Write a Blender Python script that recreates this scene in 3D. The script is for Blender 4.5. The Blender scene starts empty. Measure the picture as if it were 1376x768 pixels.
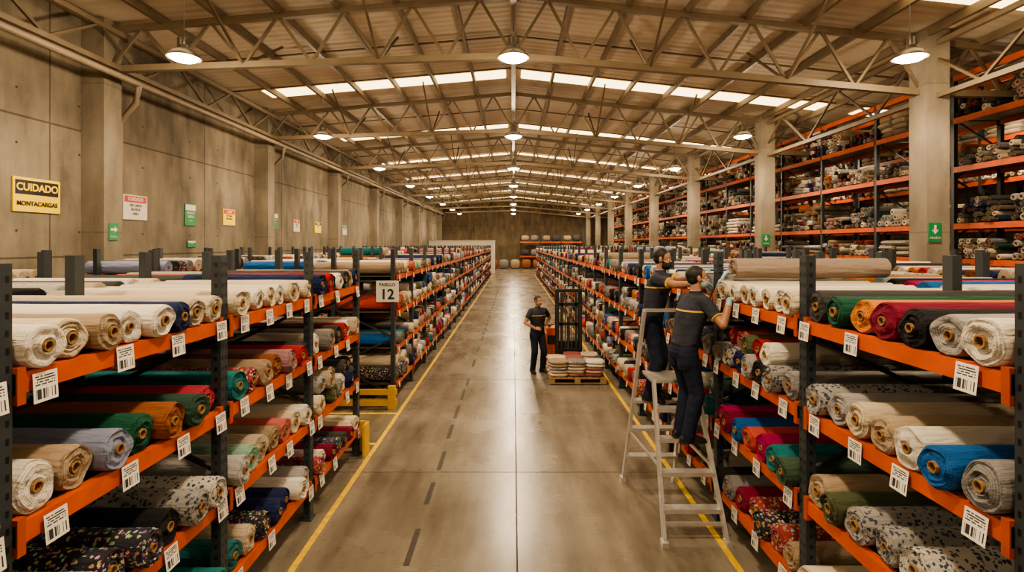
import bpy, math, random
import numpy as np
from mathutils import Vector, Matrix
from mathutils.kdtree import KDTree
random.seed(7); np.random.seed(7)
S=bpy.context.scene
COL=S.collection
H=2.85
ZOOM=False
# ------------------------------------------------------------------ materials
def newmat(name):
    m=bpy.data.materials.new(name); m.use_nodes=True
    nt=m.node_tree; b=nt.nodes["Principled BSDF"]; return m,nt,b
def N(nt,t,**k):
    n=nt.nodes.new(t)
    for a,v in k.items(): setattr(n,a,v)
    return n
def simple(name,col,rough=.6,metal=0,noise=.12,scale=8,bump=0,spec=.5):
    m,nt,b=newmat(name); L=nt.links
    tc=N(nt,'ShaderNodeTexCoord'); nz=N(nt,'ShaderNodeTexNoise'); nz.inputs['Scale'].default_value=scale; nz.inputs['Detail'].default_value=4
    L.new(tc.outputs['Object'],nz.inputs['Vector'])
    mr=N(nt,'ShaderNodeMapRange'); mr.inputs['From Min'].default_value=.3; mr.inputs['From Max'].default_value=.7
    mr.inputs['To Min'].default_value=1-noise; mr.inputs['To Max'].default_value=1+noise
    L.new(nz.outputs['Fac'],mr.inputs['Value'])
    vm=N(nt,'ShaderNodeVectorMath',operation='SCALE'); vm.inputs[0].default_value=col[:3]; L.new(mr.outputs[0],vm.inputs['Scale'])
    L.new(vm.outputs[0],b.inputs['Base Color'])
    b.inputs['Roughness'].default_value=rough; b.inputs['Metallic'].default_value=metal
    b.inputs['Specular IOR Level'].default_value=spec
    if bump:
        bp=N(nt,'ShaderNodeBump'); bp.inputs['Strength'].default_value=bump; bp.inputs['Distance'].default_value=.03
        L.new(nz.outputs['Fac'],bp.inputs['Height']); L.new(bp.outputs[0],b.inputs['Normal'])
    return m
def emis(name,col,st):
    m,nt,b=newmat(name); b.inputs['Base Color'].default_value=(*col,1)
    b.inputs['Emission Color'].default_value=(*col,1); b.inputs['Emission Strength'].default_value=st; return m
def colmat(name,rough=.5,metal=0,noise=.12,scale=6):
    m,nt,b=newmat(name); L=nt.links
    at=N(nt,'ShaderNodeAttribute',attribute_name='Col'); tc=N(nt,'ShaderNodeTexCoord')
    nz=N(nt,'ShaderNodeTexNoise'); nz.inputs['Scale'].default_value=scale; nz.inputs['Detail'].default_value=5
    L.new(tc.outputs['Object'],nz.inputs['Vector'])
    mr=N(nt,'ShaderNodeMapRange'); mr.inputs['From Min'].default_value=.3; mr.inputs['From Max'].default_value=.7
    mr.inputs['To Min'].default_value=1-noise; mr.inputs['To Max'].default_value=1+noise
    L.new(nz.outputs['Fac'],mr.inputs['Value'])
    vm=N(nt,'ShaderNodeVectorMath',operation='SCALE'); L.new(at.outputs['Color'],vm.inputs[0]); L.new(mr.outputs[0],vm.inputs['Scale'])
    L.new(vm.outputs[0],b.inputs['Base Color']); b.inputs['Roughness'].default_value=rough; b.inputs['Metallic'].default_value=metal
    return m
def fabricmat():
    m,nt,b=newmat('fabric'); L=nt.links
    at=N(nt,'ShaderNodeAttribute',attribute_name='Col'); er=N(nt,'ShaderNodeAttribute',attribute_name='endr'); tc=N(nt,'ShaderNodeTexCoord')
    vo=N(nt,'ShaderNodeTexVoronoi'); vo.inputs['Scale'].default_value=34; L.new(tc.outputs['Object'],vo.inputs['Vector'])
    nz2=N(nt,'ShaderNodeTexNoise'); nz2.inputs['Scale'].default_value=70; L.new(tc.outputs['Object'],nz2.inputs['Vector'])
    ad=N(nt,'ShaderNodeMath',operation='ADD'); L.new(vo.outputs['Distance'],ad.inputs[0]); L.new(nz2.outputs['Fac'],ad.inputs[1])
    lt=N(nt,'ShaderNodeMath',operation='LESS_THAN'); L.new(ad.outputs[0],lt.inputs[0]); lt.inputs[1].default_value=.86
    # alpha: 1 = plain, .6 = light w dark print, .2 = dark with coloured print
    l1=N(nt,'ShaderNodeMath',operation='LESS_THAN'); L.new(at.outputs['Alpha'],l1.inputs[0]); l1.inputs[1].default_value=.8
    l2=N(nt,'ShaderNodeMath',operation='LESS_THAN'); L.new(at.outputs['Alpha'],l2.inputs[0]); l2.inputs[1].default_value=.4
    mk=N(nt,'ShaderNodeMath',operation='MULTIPLY'); L.new(lt.outputs[0],mk.inputs[0]); L.new(l1.outputs[0],mk.inputs[1])
    mc=N(nt,'ShaderNodeMix',data_type='RGBA'); L.new(l2.outputs[0],mc.inputs[0]); mc.inputs[6].default_value=(.05,.06,.09,1)
    mh=N(nt,'ShaderNodeMix',data_type='RGBA'); mh.inputs[0].default_value=.55; L.new(vo.outputs['Color'],mh.inputs[6]); mh.inputs[7].default_value=(.35,.2,.13,1)
    L.new(mh.outputs[2],mc.inputs[7])
    mx=N(nt,'ShaderNodeMix',data_type='RGBA'); L.new(mk.outputs[0],mx.inputs[0]); L.new(at.outputs['Color'],mx.inputs[6]); L.new(mc.outputs[2],mx.inputs[7])
    # fabric layers on the roll ends
    nz=N(nt,'ShaderNodeTexNoise'); nz.inputs['Scale'].default_value=14; L.new(tc.outputs['Object'],nz.inputs['Vector'])
    m1=N(nt,'ShaderNodeMath',operation='MULTIPLY_ADD'); L.new(nz.outputs['Fac'],m1.inputs[0]); m1.inputs[1].default_value=.018; L.new(er.outputs['Fac'],m1.inputs[2])
    m2=N(nt,'ShaderNodeMath',operation='MULTIPLY'); L.new(m1.outputs[0],m2.inputs[0]); m2.inputs[1].default_value=800
    sn=N(nt,'ShaderNodeMath',operation='SINE'); L.new(m2.outputs[0],sn.inputs[0])
    mr=N(nt,'ShaderNodeMapRange'); mr.inputs['From Min'].default_value=-1; mr.inputs['To Min'].default_value=.60; L.new(sn.outputs[0],mr.inputs['Value'])
    gt=N(nt,'ShaderNodeMath',operation='GREATER_THAN'); L.new(er.outputs['Fac'],gt.inputs[0]); gt.inputs[1].default_value=.001
    mm=N(nt,'ShaderNodeMix',data_type='FLOAT'); L.new(gt.outputs[0],mm.inputs[0]); mm.inputs[2].default_value=1; L.new(mr.outputs[0],mm.inputs[3])
    vm=N(nt,'ShaderNodeVectorMath',operation='SCALE'); L.new(mx.outputs[2],vm.inputs[0]); L.new(mm.outputs[0],vm.inputs['Scale'])
    L.new(vm.outputs[0],b.inputs['Base Color']); b.inputs['Roughness'].default_value=.85; b.inputs['Specular IOR Level'].default_value=.25
    mp=N(nt,'ShaderNodeMapping'); mp.inputs['Scale'].default_value=(3,14,14); L.new(tc.outputs['Object'],mp.inputs['Vector'])
    nb=N(nt,'ShaderNodeTexNoise'); nb.inputs['Scale'].default_value=1.5; nb.inputs['Detail'].default_value=4; L.new(mp.outputs[0],nb.inputs['Vector'])
    bp=N(nt,'ShaderNodeBump'); bp.inputs['Strength'].default_value=.8; bp.inputs['Distance'].default_value=.04
    L.new(nb.outputs['Fac'],bp.inputs['Height']); L.new(bp.outputs[0],b.inputs['Normal'])
    return m
def concrete(name,base,joint,cw,ch,axes,rough=.85,dark=.5,stain=1.0):
    m,nt,b=newmat(name); L=nt.links; tc=N(nt,'ShaderNodeTexCoord')
    sp=N(nt,'ShaderNodeSeparateXYZ'); L.new(tc.outputs['Object'],sp.inputs[0]); cb=N(nt,'ShaderNodeCombineXYZ')
    L.new(sp.outputs[axes[0]],cb.inputs[0]); L.new(sp.outputs[axes[1]],cb.inputs[1])
    br=N(nt,'ShaderNodeTexBrick'); br.offset=0; br.inputs['Scale'].default_value=1; br.inputs['Brick Width'].default_value=cw; br.inputs['Row Height'].default_value=ch
    br.inputs['Mortar Size'].default_value=.022; br.inputs['Mortar Smooth'].default_value=.3
    br.inputs['Color1'].default_value=(1,1,1,1); br.inputs['Color2'].default_value=(.84,.84,.84,1); br.inputs['Mortar'].default_value=(joint,joint,joint,1)
    L.new(cb.outputs[0],br.inputs['Vector'])
    n1=N(nt,'ShaderNodeTexNoise'); n1.inputs['Scale'].default_value=.7; n1.inputs['Detail'].default_value=8; n1.inputs['Roughness'].default_value=.62; L.new(tc.outputs['Object'],n1.inputs['Vector'])
    mp=N(nt,'ShaderNodeMapping'); mp.inputs['Scale'].default_value=(2.0,2.0,.6); L.new(tc.outputs['Object'],mp.inputs['Vector'])
    n2=N(nt,'ShaderNodeTexNoise'); n2.inputs['Scale'].default_value=1.3; n2.inputs['Detail'].default_value=6; L.new(mp.outputs[0],n2.inputs['Vector'])
    n3=N(nt,'ShaderNodeTexNoise'); n3.inputs['Scale'].default_value=30; n3.inputs['Detail'].default_value=3; L.new(tc.outputs['Object'],n3.inputs['Vector'])
    a=N(nt,'ShaderNodeMath',operation='ADD'); L.new(n1.outputs['Fac'],a.inputs[0]); L.new(n2.outputs['Fac'],a.inputs[1])
    a2=N(nt,'ShaderNodeMath',operation='MULTIPLY_ADD'); L.new(n3.outputs['Fac'],a2.inputs[0]); a2.inputs[1].default_value=.25; L.new(a.outputs[0],a2.inputs[2])
    mr=N(nt,'ShaderNodeMapRange'); mr.inputs['From Min'].default_value=.85; mr.inputs['From Max'].default_value=1.4; mr.inputs['To Min'].default_value=dark; mr.inputs['To Max'].default_value=1.2; L.new(a2.outputs[0],mr.inputs['Value'])
    vm=N(nt,'ShaderNodeVectorMath',operation='SCALE'); vm.inputs[0].default_value=base; L.new(mr.outputs[0],vm.inputs['Scale'])
    v2=N(nt,'ShaderNodeVectorMath',operation='MULTIPLY'); L.new(vm.outputs[0],v2.inputs[0]); L.new(br.outputs['Color'],v2.inputs[1])
    L.new(v2.outputs[0],b.inputs['Base Color']); b.inputs['Roughness'].default_value=rough
    bp=N(nt,'ShaderNodeBump'); bp.inputs['Strength'].default_value=.25; bp.inputs['Distance'].default_value=.01; L.new(n3.outputs['Fac'],bp.inputs['Height']); L.new(bp.outputs[0],b.inputs['Normal'])
    return m,nt,b
M_fabric=fabricmat(); M_steel=colmat('painted_steel',.45,.0,.15); M_truss=colmat('truss_paint',.55,.1,.12,3)
M_goods=colmat('goods',.85,0,.15,12)
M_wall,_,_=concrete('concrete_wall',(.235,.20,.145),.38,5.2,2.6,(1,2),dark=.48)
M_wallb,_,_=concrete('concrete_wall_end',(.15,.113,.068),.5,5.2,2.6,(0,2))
M_colm,_,_=concrete('concrete_column',(.24,.205,.152),.75,9,3.1,(1,2),dark=.62)
# floor
M_floor,nt,b=newmat('polished_concrete'); L=nt.links
tc=N(nt,'ShaderNodeTexCoord')
n1=N(nt,'ShaderNodeTexNoise'); n1.inputs['Scale'].default_value=.55; n1.inputs['Detail'].default_value=9; n1.inputs['Roughness'].default_value=.6; L.new(tc.outputs['Object'],n1.inputs['Vector'])
mp=N(nt,'ShaderNodeMapping'); mp.inputs['Scale'].default_value=(3,.5,1); L.new(tc.outputs['Object'],mp.inputs['Vector'])
n2=N(nt,'ShaderNodeTexNoise'); n2.inputs['Scale'].default_value=1.5; n2.inputs['Detail'].default_value=7; L.new(mp.outputs[0],n2.inputs['Vector'])
a=N(nt,'ShaderNodeMath',operation='ADD'); L.new(n1.outputs['Fac'],a.inputs[0]); L.new(n2.outputs['Fac'],a.inputs[1])
cr=N(nt,'ShaderNodeValToRGB'); mr=N(nt,'ShaderNodeMapRange'); mr.inputs['From Min'].default_value=.65; mr.inputs['From Max'].default_value=1.35; L.new(a.outputs[0],mr.inputs['Value']); L.new(mr.outputs[0],cr.inputs[0])
cr.color_ramp.elements[0].position=.1; cr.color_ramp.elements[0].color=(.10,.084,.062,1); cr.color_ramp.elements[1].position=.85; cr.color_ramp.elements[1].color=(.26,.225,.177,1)
e=cr.color_ramp.elements.new(.5); e.color=(.182,.156,.120,1)
n4=N(nt,'ShaderNodeTexNoise'); n4.inputs['Scale'].default_value=3.3; n4.inputs['Detail'].default_value=10; n4.inputs['Roughness'].default_value=.75; L.new(tc.outputs['Object'],n4.inputs['Vector'])
sc=N(nt,'ShaderNodeMapRange'); sc.inputs['From Min'].default_value=.33; sc.inputs['From Max'].default_value=.43; sc.inputs['To Min'].default_value=.74; L.new(n4.outputs['Fac'],sc.inputs['Value'])
vm=N(nt,'ShaderNodeVectorMath',operation='SCALE'); L.new(cr.outputs[0],vm.inputs[0]); L.new(sc.outputs[0],vm.inputs['Scale']); L.new(vm.outputs[0],b.inputs['Base Color'])
rr=N(nt,'ShaderNodeMapRange'); rr.inputs['To Min'].default_value=.16; rr.inputs['To Max'].default_value=.38; L.new(n1.outputs['Fac'],rr.inputs['Value']); L.new(rr.outputs[0],b.inputs['Roughness'])
# ceiling with ribs
M_ceil,nt,b=newmat('ribbed_roof_sheet'); L=nt.links; tc=N(nt,'ShaderNodeTexCoord')
wv=N(nt,'ShaderNodeTexWave',bands_direction='Y'); wv.inputs['Scale'].default_value=1.2; L.new(tc.outputs['Object'],wv.inputs['Vector'])
nz=N(nt,'ShaderNodeTexNoise'); nz.inputs['Scale'].default_value=.8; nz.inputs['Detail'].default_value=5; L.new(tc.outputs['Object'],nz.inputs['Vector'])
mr=N(nt,'ShaderNodeMapRange'); mr.inputs['To Min'].default_value=.75; mr.inputs['To Max'].default_value=1.15; L.new(nz.outputs['Fac'],mr.inputs['Value'])
vm=N(nt,'ShaderNodeVectorMath',operation='SCALE'); vm.inputs[0].default_value=(.54,.46,.34); L.new(mr.outputs[0],vm.inputs['Scale']); L.new(vm.outputs[0],b.inputs['Base Color'])
bp=N(nt,'ShaderNodeBump'); bp.inputs['Strength'].default_value=.5; bp.inputs['Distance'].default_value=.03; L.new(wv.outputs['Fac'],bp.inputs['Height']); L.new(bp.outputs[0],b.inputs['Normal']); b.inputs['Roughness'].default_value=.7
M_sky=emis('translucent_skylight_sheet',(1,.74,.38),3.8)
M_lens=emis('lamp_lens',(1,.88,.68),28)
M_shade=simple('lamp_aluminium',(.20,.18,.16),.4,.6,.05)
M_yel=simple('yellow_paint',(.72,.46,.02),.5,0,.25,14)
M_ysign=simple('yellow_sign_enamel',(.95,.66,.01),.4,0,.03,14)
M_joint=simple('joint_filler',(.045,.035,.025),.8)
M_skid=simple('tyre_rubber_mark',(.055,.047,.038),.7,0,.3,20)
M_white=simple('white_panel',(.7,.66,.58),.6,0,.05)
M_black=simple('black_paint',(.015,.015,.015),.5)
M_red=simple('red_paint',(.55,.05,.03),.5)
M_green=simple('green_paint',(.02,.24,.09),.5)
M_alu=simple('ladder_aluminium',(.55,.53,.50),.38,.6,.1,10)
# barcode label
M_label,nt,b=newmat('printed_label'); L=nt.links; uv=N(nt,'ShaderNodeUVMap'); sp=N(nt,'ShaderNodeSeparateXYZ'); L.new(uv.outputs[0],sp.inputs[0])
def mth(op,a,bv=None,c=None):
    n=N(nt,'ShaderNodeMath',operation=op)
    for i,x in enumerate((a,bv,c)):
        if x is None: continue
        if isinstance(x,(int,float)): n.inputs[i].default_value=x
        else: L.new(x,n.inputs[i])
    return n.outputs[0]
u,v=sp.outputs[0],sp.outputs[1]
def wn(x):
    n=N(nt,'ShaderNodeTexWhiteNoise',noise_dimensions='1D'); L.new(x,n.inputs['W']); return n.outputs['Value']
bars=mth('GREATER_THAN',wn(mth('FLOOR',mth('MULTIPLY',u,34.0))),.45)
inb=mth('MULTIPLY',mth('COMPARE',v,.27,.17),bars)
ln=mth('MULTIPLY',v,11.0); lf=mth('FRACT',ln); lines=mth('MULTIPLY',mth('COMPARE',lf,.5,.27),mth('COMPARE',v,.72,.19))
tx=mth('GREATER_THAN',wn(mth('ADD',mth('FLOOR',mth('MULTIPLY',u,20.0)),mth('MULTIPLY',mth('FLOOR',ln),57.3))),.22)
ink=mth('MULTIPLY',mth('MAXIMUM',inb,mth('MULTIPLY',lines,tx)),mth('COMPARE',u,.5,.41))
mx=N(nt,'ShaderNodeMix',data_type='RGBA'); L.new(ink,mx.inputs[0]); mx.inputs[6].default_value=(.72,.69,.63,1); mx.inputs[7].default_value=(.03,.03,.03,1)
L.new(mx.outputs[2],b.inputs['Base Color']); b.inputs['Roughness'].default_value=.5
# ------------------------------------------------------------------ quad builder
class QB:
    def __init__(s): s.V=[];s.F=[];s.C=[];s.E=[];s.n=0
    def add(s,V,F,C,E=None):
        V=np.asarray(V,dtype=np.float32); F=np.asarray(F,dtype=np.int32)
        s.V.append(V); s.F.append(F+s.n); s.n+=len(V)
        C=np.asarray(C,dtype=np.float32)
        if C.ndim==1: C=np.tile(C,(len(F),1))
        if C.shape[1]==3: C=np.hstack([C,np.ones((len(C),1),np.float32)])
        s.C.append(C); s.E.append(np.zeros((len(F),4),np.float32) if E is None else E)
    def box(s,lo,hi,col):
        x0,y0,z0=lo;x1,y1,z1=hi
        s.add([(x0,y0,z0),(x1,y0,z0),(x1,y1,z0),(x0,y1,z0),(x0,y0,z1),(x1,y0,z1),(x1,y1,z1),(x0,y1,z1)],
              [(0,3,2,1),(4,5,6,7),(0,1,5,4),(1,2,6,5),(2,3,7,6),(3,0,4,7)],col)
    def bar(s,a,b,w,h,col,up=(0,0,1)):
        a=np.array(a,float);b=np.array(b,float);d=b-a;l=np.linalg.norm(d);d/=l
        u=np.array(up,float)
        if abs(np.dot(u,d))>.98: u=np.array((1.,0,0))
        r=np.cross(d,u);r/=np.linalg.norm(r);u=np.cross(r,d)
        r=r*w/2;u=u*h/2
        s.add([a-r-u,a+r-u,a+r+u,a-r+u,b-r-u,b+r-u,b+r+u,b-r+u],[(0,1,2,3),(4,7,6,5),(0,4,5,1),(1,5,6,2),(2,6,7,3),(3,7,4,0)],col)
    def tube(s,pts,r,col,seg=10):
        pts=[np.array(p,float) for p in pts];P=[]
        for i,p in enumerate(pts):
            d=pts[min(i+1,len(pts)-1)]-pts[max(i-1,0)];d/=np.linalg.norm(d)
            u=np.array((0,0,1.)) if abs(d[2])<.9 else np.array((0,1.,0))
            x=np.cross(d,u);x/=np.linalg.norm(x);y=np.cross(x,d)
            P.append([p+r*(math.cos(t)*x+math.sin(t)*y) for t in np.linspace(0,2*math.pi,seg,endpoint=False)])
        c=[[pts[0]]*seg]+P+[[pts[-1]]*seg]
        s.grid(np.array(c),col)
    def grid(s,P,col,E=None):
        m,n,_=P.shape
        i=np.arange(m-1)[:,None]*n; j=np.arange(n)[None,:]; j2=(j+1)%n
        F=np.stack([i+j,i+j2,i+n+j2,i+n+j],-1).reshape(-1,4)
        C=np.asarray(col,np.float32)
        if C.ndim==2: C=np.repeat(C,n,axis=0)
        Ea=None
        if E is not None:
            E=np.asarray(E,np.float32); Ea=np.stack([E[:,0],E[:,0],E[:,1],E[:,1]],-1); Ea=np.repeat(Ea,n,axis=0)
        s.add(P.reshape(-1,3),F,C,Ea)
    def pillow(s,c,d,col,seg=14,rot=0):
        P=[];e=.45
        sg=lambda x:math.copysign(abs(x)**e,x)
        for ph in np.linspace(-math.pi/2,math.pi/2,7):
            row=[]
            for th in np.linspace(0,2*math.pi,seg,endpoint=False):
                x=d[0]/2*sg(math.cos(ph))*sg(math.cos(th)); y=d[1]/2*sg(math.cos(ph))*sg(math.sin(th)); z=d[2]/2*sg(math.sin(ph))
                z*=1-.25*(abs(2*x/d[0])**3+abs(2*y/d[1])**3)/2
                row.append((c[0]+x*math.cos(rot)-y*math.sin(rot),c[1]+x*math.sin(rot)+y*math.cos(rot),c[2]+z))
            P.append(row)
        s.grid(np.array(P),col)
    def build(s,name,mat,smooth=False,parent=None):
        V=np.concatenate(s.V);F=np.concatenate(s.F);C=np.concatenate(s.C);E=np.concatenate(s.E)
        me=bpy.data.meshes.new(name); me.vertices.add(len(V)); me.vertices.foreach_set('co',V.ravel())
        me.loops.add(len(F)*4); me.loops.foreach_set('vertex_index',F.ravel())
        me.polygons.add(len(F)); me.polygons.foreach_set('loop_start',np.arange(len(F),dtype=np.int32)*4)
        try: me.polygons.foreach_set('loop_total',np.full(len(F),4,np.int32))
        except Exception: pass
        me.update(calc_edges=True)
        ca=me.attributes.new('Col','FLOAT_COLOR','CORNER'); ca.data.foreach_set('color',np.repeat(C,4,axis=0).astype(np.float32).ravel())
        ea=me.attributes.new('endr','FLOAT','CORNER'); ea.data.foreach_set('value',E.astype(np.float32).ravel())
        me.materials.append(mat); me.validate()
        me.polygons.foreach_set('use_smooth',np.full(len(me.polygons),bool(smooth)))
        if smooth: me.set_sharp_from_angle(angle=math.radians(50))
        me.update()
        o=bpy.data.objects.new(name,me); COL.objects.link(o)
        if parent: o.parent=parent
        return o
def empty(name,loc=(0,0,0)):
    o=bpy.data.objects.new(name,None); COL.objects.link(o); o.location=loc; return o
def mesh_obj(name,V,F,mat,parent=None):
    me=bpy.data.meshes.new(name); me.from_pydata(V,[],F); me.materials.append(mat); o=bpy.data.objects.new(name,me); COL.objects.link(o)
    if parent:o.parent=parent
    return o
# ------------------------------------------------------------------ shell
Y0,Y1=-8,66; XL,XR=-9.0,17.6
def roofz(x): return H+5.5-(.085*-x if x<0 else .11*x)
def botz(x):
    if x<0: return H+4.0-.033*-x
    return H+4.0-.09*x
mesh_obj('floor',[(XL,Y0,0),(XR,Y0,0),(XR,Y1,0),(XL,Y1,0)],[(0,1,2,3)],M_floor)
mesh_obj('ceiling',[(XL,Y0,roofz(XL)),(0,Y0,roofz(0)),(XR,Y0,roofz(XR)),(XR,Y1,roofz(XR)),(0,Y1,roofz(0)),(XL,Y1,roofz(XL))],[(0,5,4,1),(1,4,3,2)],M_ceil)
mesh_obj('wall_left',[(XL,Y0,0),(XL,Y1,0),(XL,Y1,roofz(XL)),(XL,Y0,roofz(XL))],[(0,1,2,3)],M_wall)
mesh_obj('wall_right',[(XR,Y0,0),(XR,Y1,0),(XR,Y1,roofz(XR)),(XR,Y0,roofz(XR))],[(0,3,2,1)],M_wall)
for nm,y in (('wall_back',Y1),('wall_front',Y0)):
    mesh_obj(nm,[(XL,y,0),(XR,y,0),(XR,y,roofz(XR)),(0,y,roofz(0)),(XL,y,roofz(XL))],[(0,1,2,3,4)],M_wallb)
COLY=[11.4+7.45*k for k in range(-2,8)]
q=QB()
for y in COLY:
    q.box((XL+.001,y-.25,0),(-8.52,y+.25,roofz(-8.6)-.05),(1,1,1))
q.build('wall_pilasters',M_colm)
q=QB()
for y in COLY:
    q.box((8.6,y-.25,0),(9.08,y+.25,roofz(9)-.05),(1,1,1))
q.build('concrete_columns',M_colm)
q=QB()
for k in range(0,12):
    for m in (1,2):
        for dy in (.7,2.6,4.5):
            for dz in (.5,2.1):
                y=5.2*k+dy; z=2.6*m+dz
                if z<7.2: q.box((XL+.001,y-.022,z-.022),(XL+.004,y+.022,z+.022),(1,1,1))
q.build('wall_tie_holes',M_joint)
# skylights
V=[];F=[]
def skyq(xa,xb,y,w=.8):
    n=len(V); V.extend([(xa,y,roofz(xa)-.02),(xb,y,roofz(xb)-.02),(xb,y+w,roofz(xb)-.02),(xa,y+w,roofz(xa)-.02)]); F.append((n,n+3,n+2,n+1))
for k in range(-3,7):
    y=16.8+7.45*k
    skyq(-7.9,-.25,y); skyq(.25,9.9,y); skyq(11,16.5,y)
mesh_obj('skylight_panels',V,F,M_sky)
# trusses
tcol=(.165,.127,.08); tc2=(.13,.098,.06)
q=QB()
for y in COLY:
    for a,b_ in ((-8.6,0),(0,8.7),(9,17.4)):
        n=6
        xs=np.linspace(a,b_,n+1)
        bz=lambda x: botz(x) if x<9 else min(botz(8.8),roofz(x)-.5)
        q.bar((a,y,roofz(a)-.22),(b_,y,roofz(b_)-.22),.12,.13,tcol); q.bar((a,y,bz(a)),(b_,y,bz(b_)),.13,.13,tcol)
        for i in range(n):
            x0,x1=xs[i],xs[i+1]; xm=(x0+x1)/2
            q.bar((x0,y,bz(x0)),(xm,y,roofz(xm)-.22),.055,.055,tc2); q.bar((xm,y,roofz(xm)-.22),(x1,y,bz(x1)),.055,.055,tc2)
            if i%2==0 and i>0:
                for sg in (-1,1): q.bar((x0,y,bz(x0)),(x0,y+sg*1.9,roofz(x0)-.12),.045,.045,tc2)
q.build('roof_trusses',M_truss)
q=QB()
x=-8.7
while x<17.3:
    if abs(x)>.1: q.box((x-.04,Y0,roofz(x)-.21),(x+.04,Y1,roofz(x)-.035),tcol)
    x+=1.24
for k in range(-3,8):
    for dy in (2.5,5.0):
        y=11.4+7.45*k+dy
        if y<Y1:
            q.bar((-8.7,y,roofz(-8.7)-.1),(0,y,roofz(0)-.1),.04,.04,tc2); q.bar((0,y,roofz(0)-.1),(17.3,y,roofz(17.3)-.1),.04,.04,tc2)
q.build('roof_purlins',M_truss)
q=QB()
for (x,z0,z1,st) in ((0,botz(0)+.1,roofz(0)-.3,1.86),(-8.35,H+3.72,H+4.45,1.24),(8.85,H+3.1,H+4.2,1.5)):
    q.box((x-.05,Y0,z0-.05),(x+.05,Y1,z0+.05),tcol); q.box((x-.05,Y0,z1-.05),(x+.05,Y1,z1+.05),tcol)
    n=int((Y1-Y0)/st); ys=np.linspace(Y0,Y1,n+1)
    for i in range(n):
        a,b_=(z0,z1) if i%2==0 else (z1,z0); q.bar((x,ys[i],a),(x,ys[i+1],b_),.05,.05,tc2)
q.build('longitudinal_girders',M_truss)
q=QB(); pc=(.25,.20,.14)
q.tube([(-8.2,Y0+.1,H+3.5),(-8.2,Y1-.1,H+3.5)],.065,pc)
for y in COLY[1:]:
    q.tube([(-8.2,y+.35,H+3.5),(-8.3,y+.38,H+3.1),(-8.75,y+.50,H+2.7),(-8.78,y+.52,0.02)],.065,pc)
q.build('drain_pipes',M_truss,True)
# ------------------------------------------------------------------ racks
OR=(.52,.085,.012); PO=(.028,.036,.042); DK=(.10,.08,.055)
P0,BAY=2.2,1.69
LV=[.34,.98,1.62,2.26]
def rack(q,s,xf,ya,nb,top=2.77,back=False,near=9,end_guard=()):
    runs=[(xf,xf+1.05)]+([(xf+1.7,xf+2.75)] if back else [])
    for k in range(nb+1):
        y=ya+k*BAY
        for xa,xb in runs:
            for x in (xa,xb):
                q.box((min(s*x,s*(x+.07)),y-.045,0.0),(max(s*x,s*(x+.07)),y+.045,top),PO)
                q.box((min(s*(x-.02),s*(x+.09)),y-.07,0.0),(max(s*(x-.02),s*(x+.09)),y+.07,.012),PO)
            z=.2
            fl=0
            while z<top-.7:
                a,b_=(xa+.03,xb+.03) if fl==0 else (xb+.03,xa+.03)
                q.bar((s*a,y,z),(s*b_,y,z+.5),.03,.03,PO); z+=.5; fl=1-fl
            q.bar((s*(xa+.03),y,z),(s*(xb+.03),y,z),.03,.03,PO)
        if -1<y<near:
            for zz in np.arange(.08,top-.05,.075):
                xx=s*(xf-.0015)
                q.box((min(xx,xx+s*.001),y-.030,zz-.014),(max(xx,xx+s*.001),y-.016,zz+.014),(.004,.004,.004))
                q.box((min(xx,xx+s*.001),y+.016,zz-.014),(max(xx,xx+s*.001),y+.030,zz+.014),(.004,.004,.004))
                q.box((s*(xf+.035)-.01,y-.0465,zz-.014),(s*(xf+.035)+.01,y-.0455,zz+.014),(.004,.004,.004))
    for k in range(nb):
        y=ya+k*BAY
        for z in LV:
            for xa,xb in runs:
                for x in (xa,xb):
                    q.box((min(s*(x-.012),s*(x+.045)),y+.047,z-.045),(max(s*(x-.012),s*(x+.045)),y+BAY-.047,z+.045),OR)
                    if y<12:
                        for yy in (y+.047,y+BAY-.087): q.box((min(s*(x-.02),s*(x+.02)),yy,z-.09),(max(s*(x-.02),s*(x+.02)),yy+.04,z+.07),(.38,.065,.015))
                q.box((min(s*(xa+.05),s*(xb+.0)),y+.05,z+.01),(max(s*(xa+.05),s*(xb+.0)),y+BAY-.05,z+.03),DK)
W_=(.70,.65,.56);CR=(.60,.51,.37);TN=(.34,.255,.17);BG=(.44,.36,.27);GY=(.19,.185,.18);LG=(.34,.33,.32);CH=(.05,.05,.05);BK=(.012,.012,.014)
NV=(.012,.02,.075);BU=(.18,.010,.035);RD=(.34,.015,.015);PK=(.45,.13,.115);CO=(.48,.075,.06);GN=(.008,.075,.045);OL=(.08,.095,.05);TL=(.012,.14,.15);BL=(.012,.10,.33);LV_=(.21,.235,.34);MT=(.24,.40,.30);BN=(.24,.08,.028);MG=(.30,.012,.08);OG=(.50,.17,.03);LB=(.30,.40,.50)
FW=(.48,.45,.40,.6);FD=(.03,.03,.04,.2);FG=(.30,.29,.27,.6);FN=(.05,.06,.10,.2);FR=(.30,.05,.05,.2)
PAL=[W_]*8+[CR]*6+[BG]*4+[TN]*2+[LG]*3+[GY]*3+[CH]*2+[BK]*2+[NV]*3+[BU,RD,RD,PK,PK,CO,GN,OL,TL,BL,LV_,MT,BN,MG,OG,LB,FW,FW,FD,FG,FN,FR]
PALD=[W_]*3+[CR]*3+[GY]*4+[CH]*4+[BK]*3+[NV]*3+[BU]*2+[RD]*2+[GN,OL,TL,BL,PK,FW,FD,FG,FN,FR,FR]
CORE=(.27,.155,.07)
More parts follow.
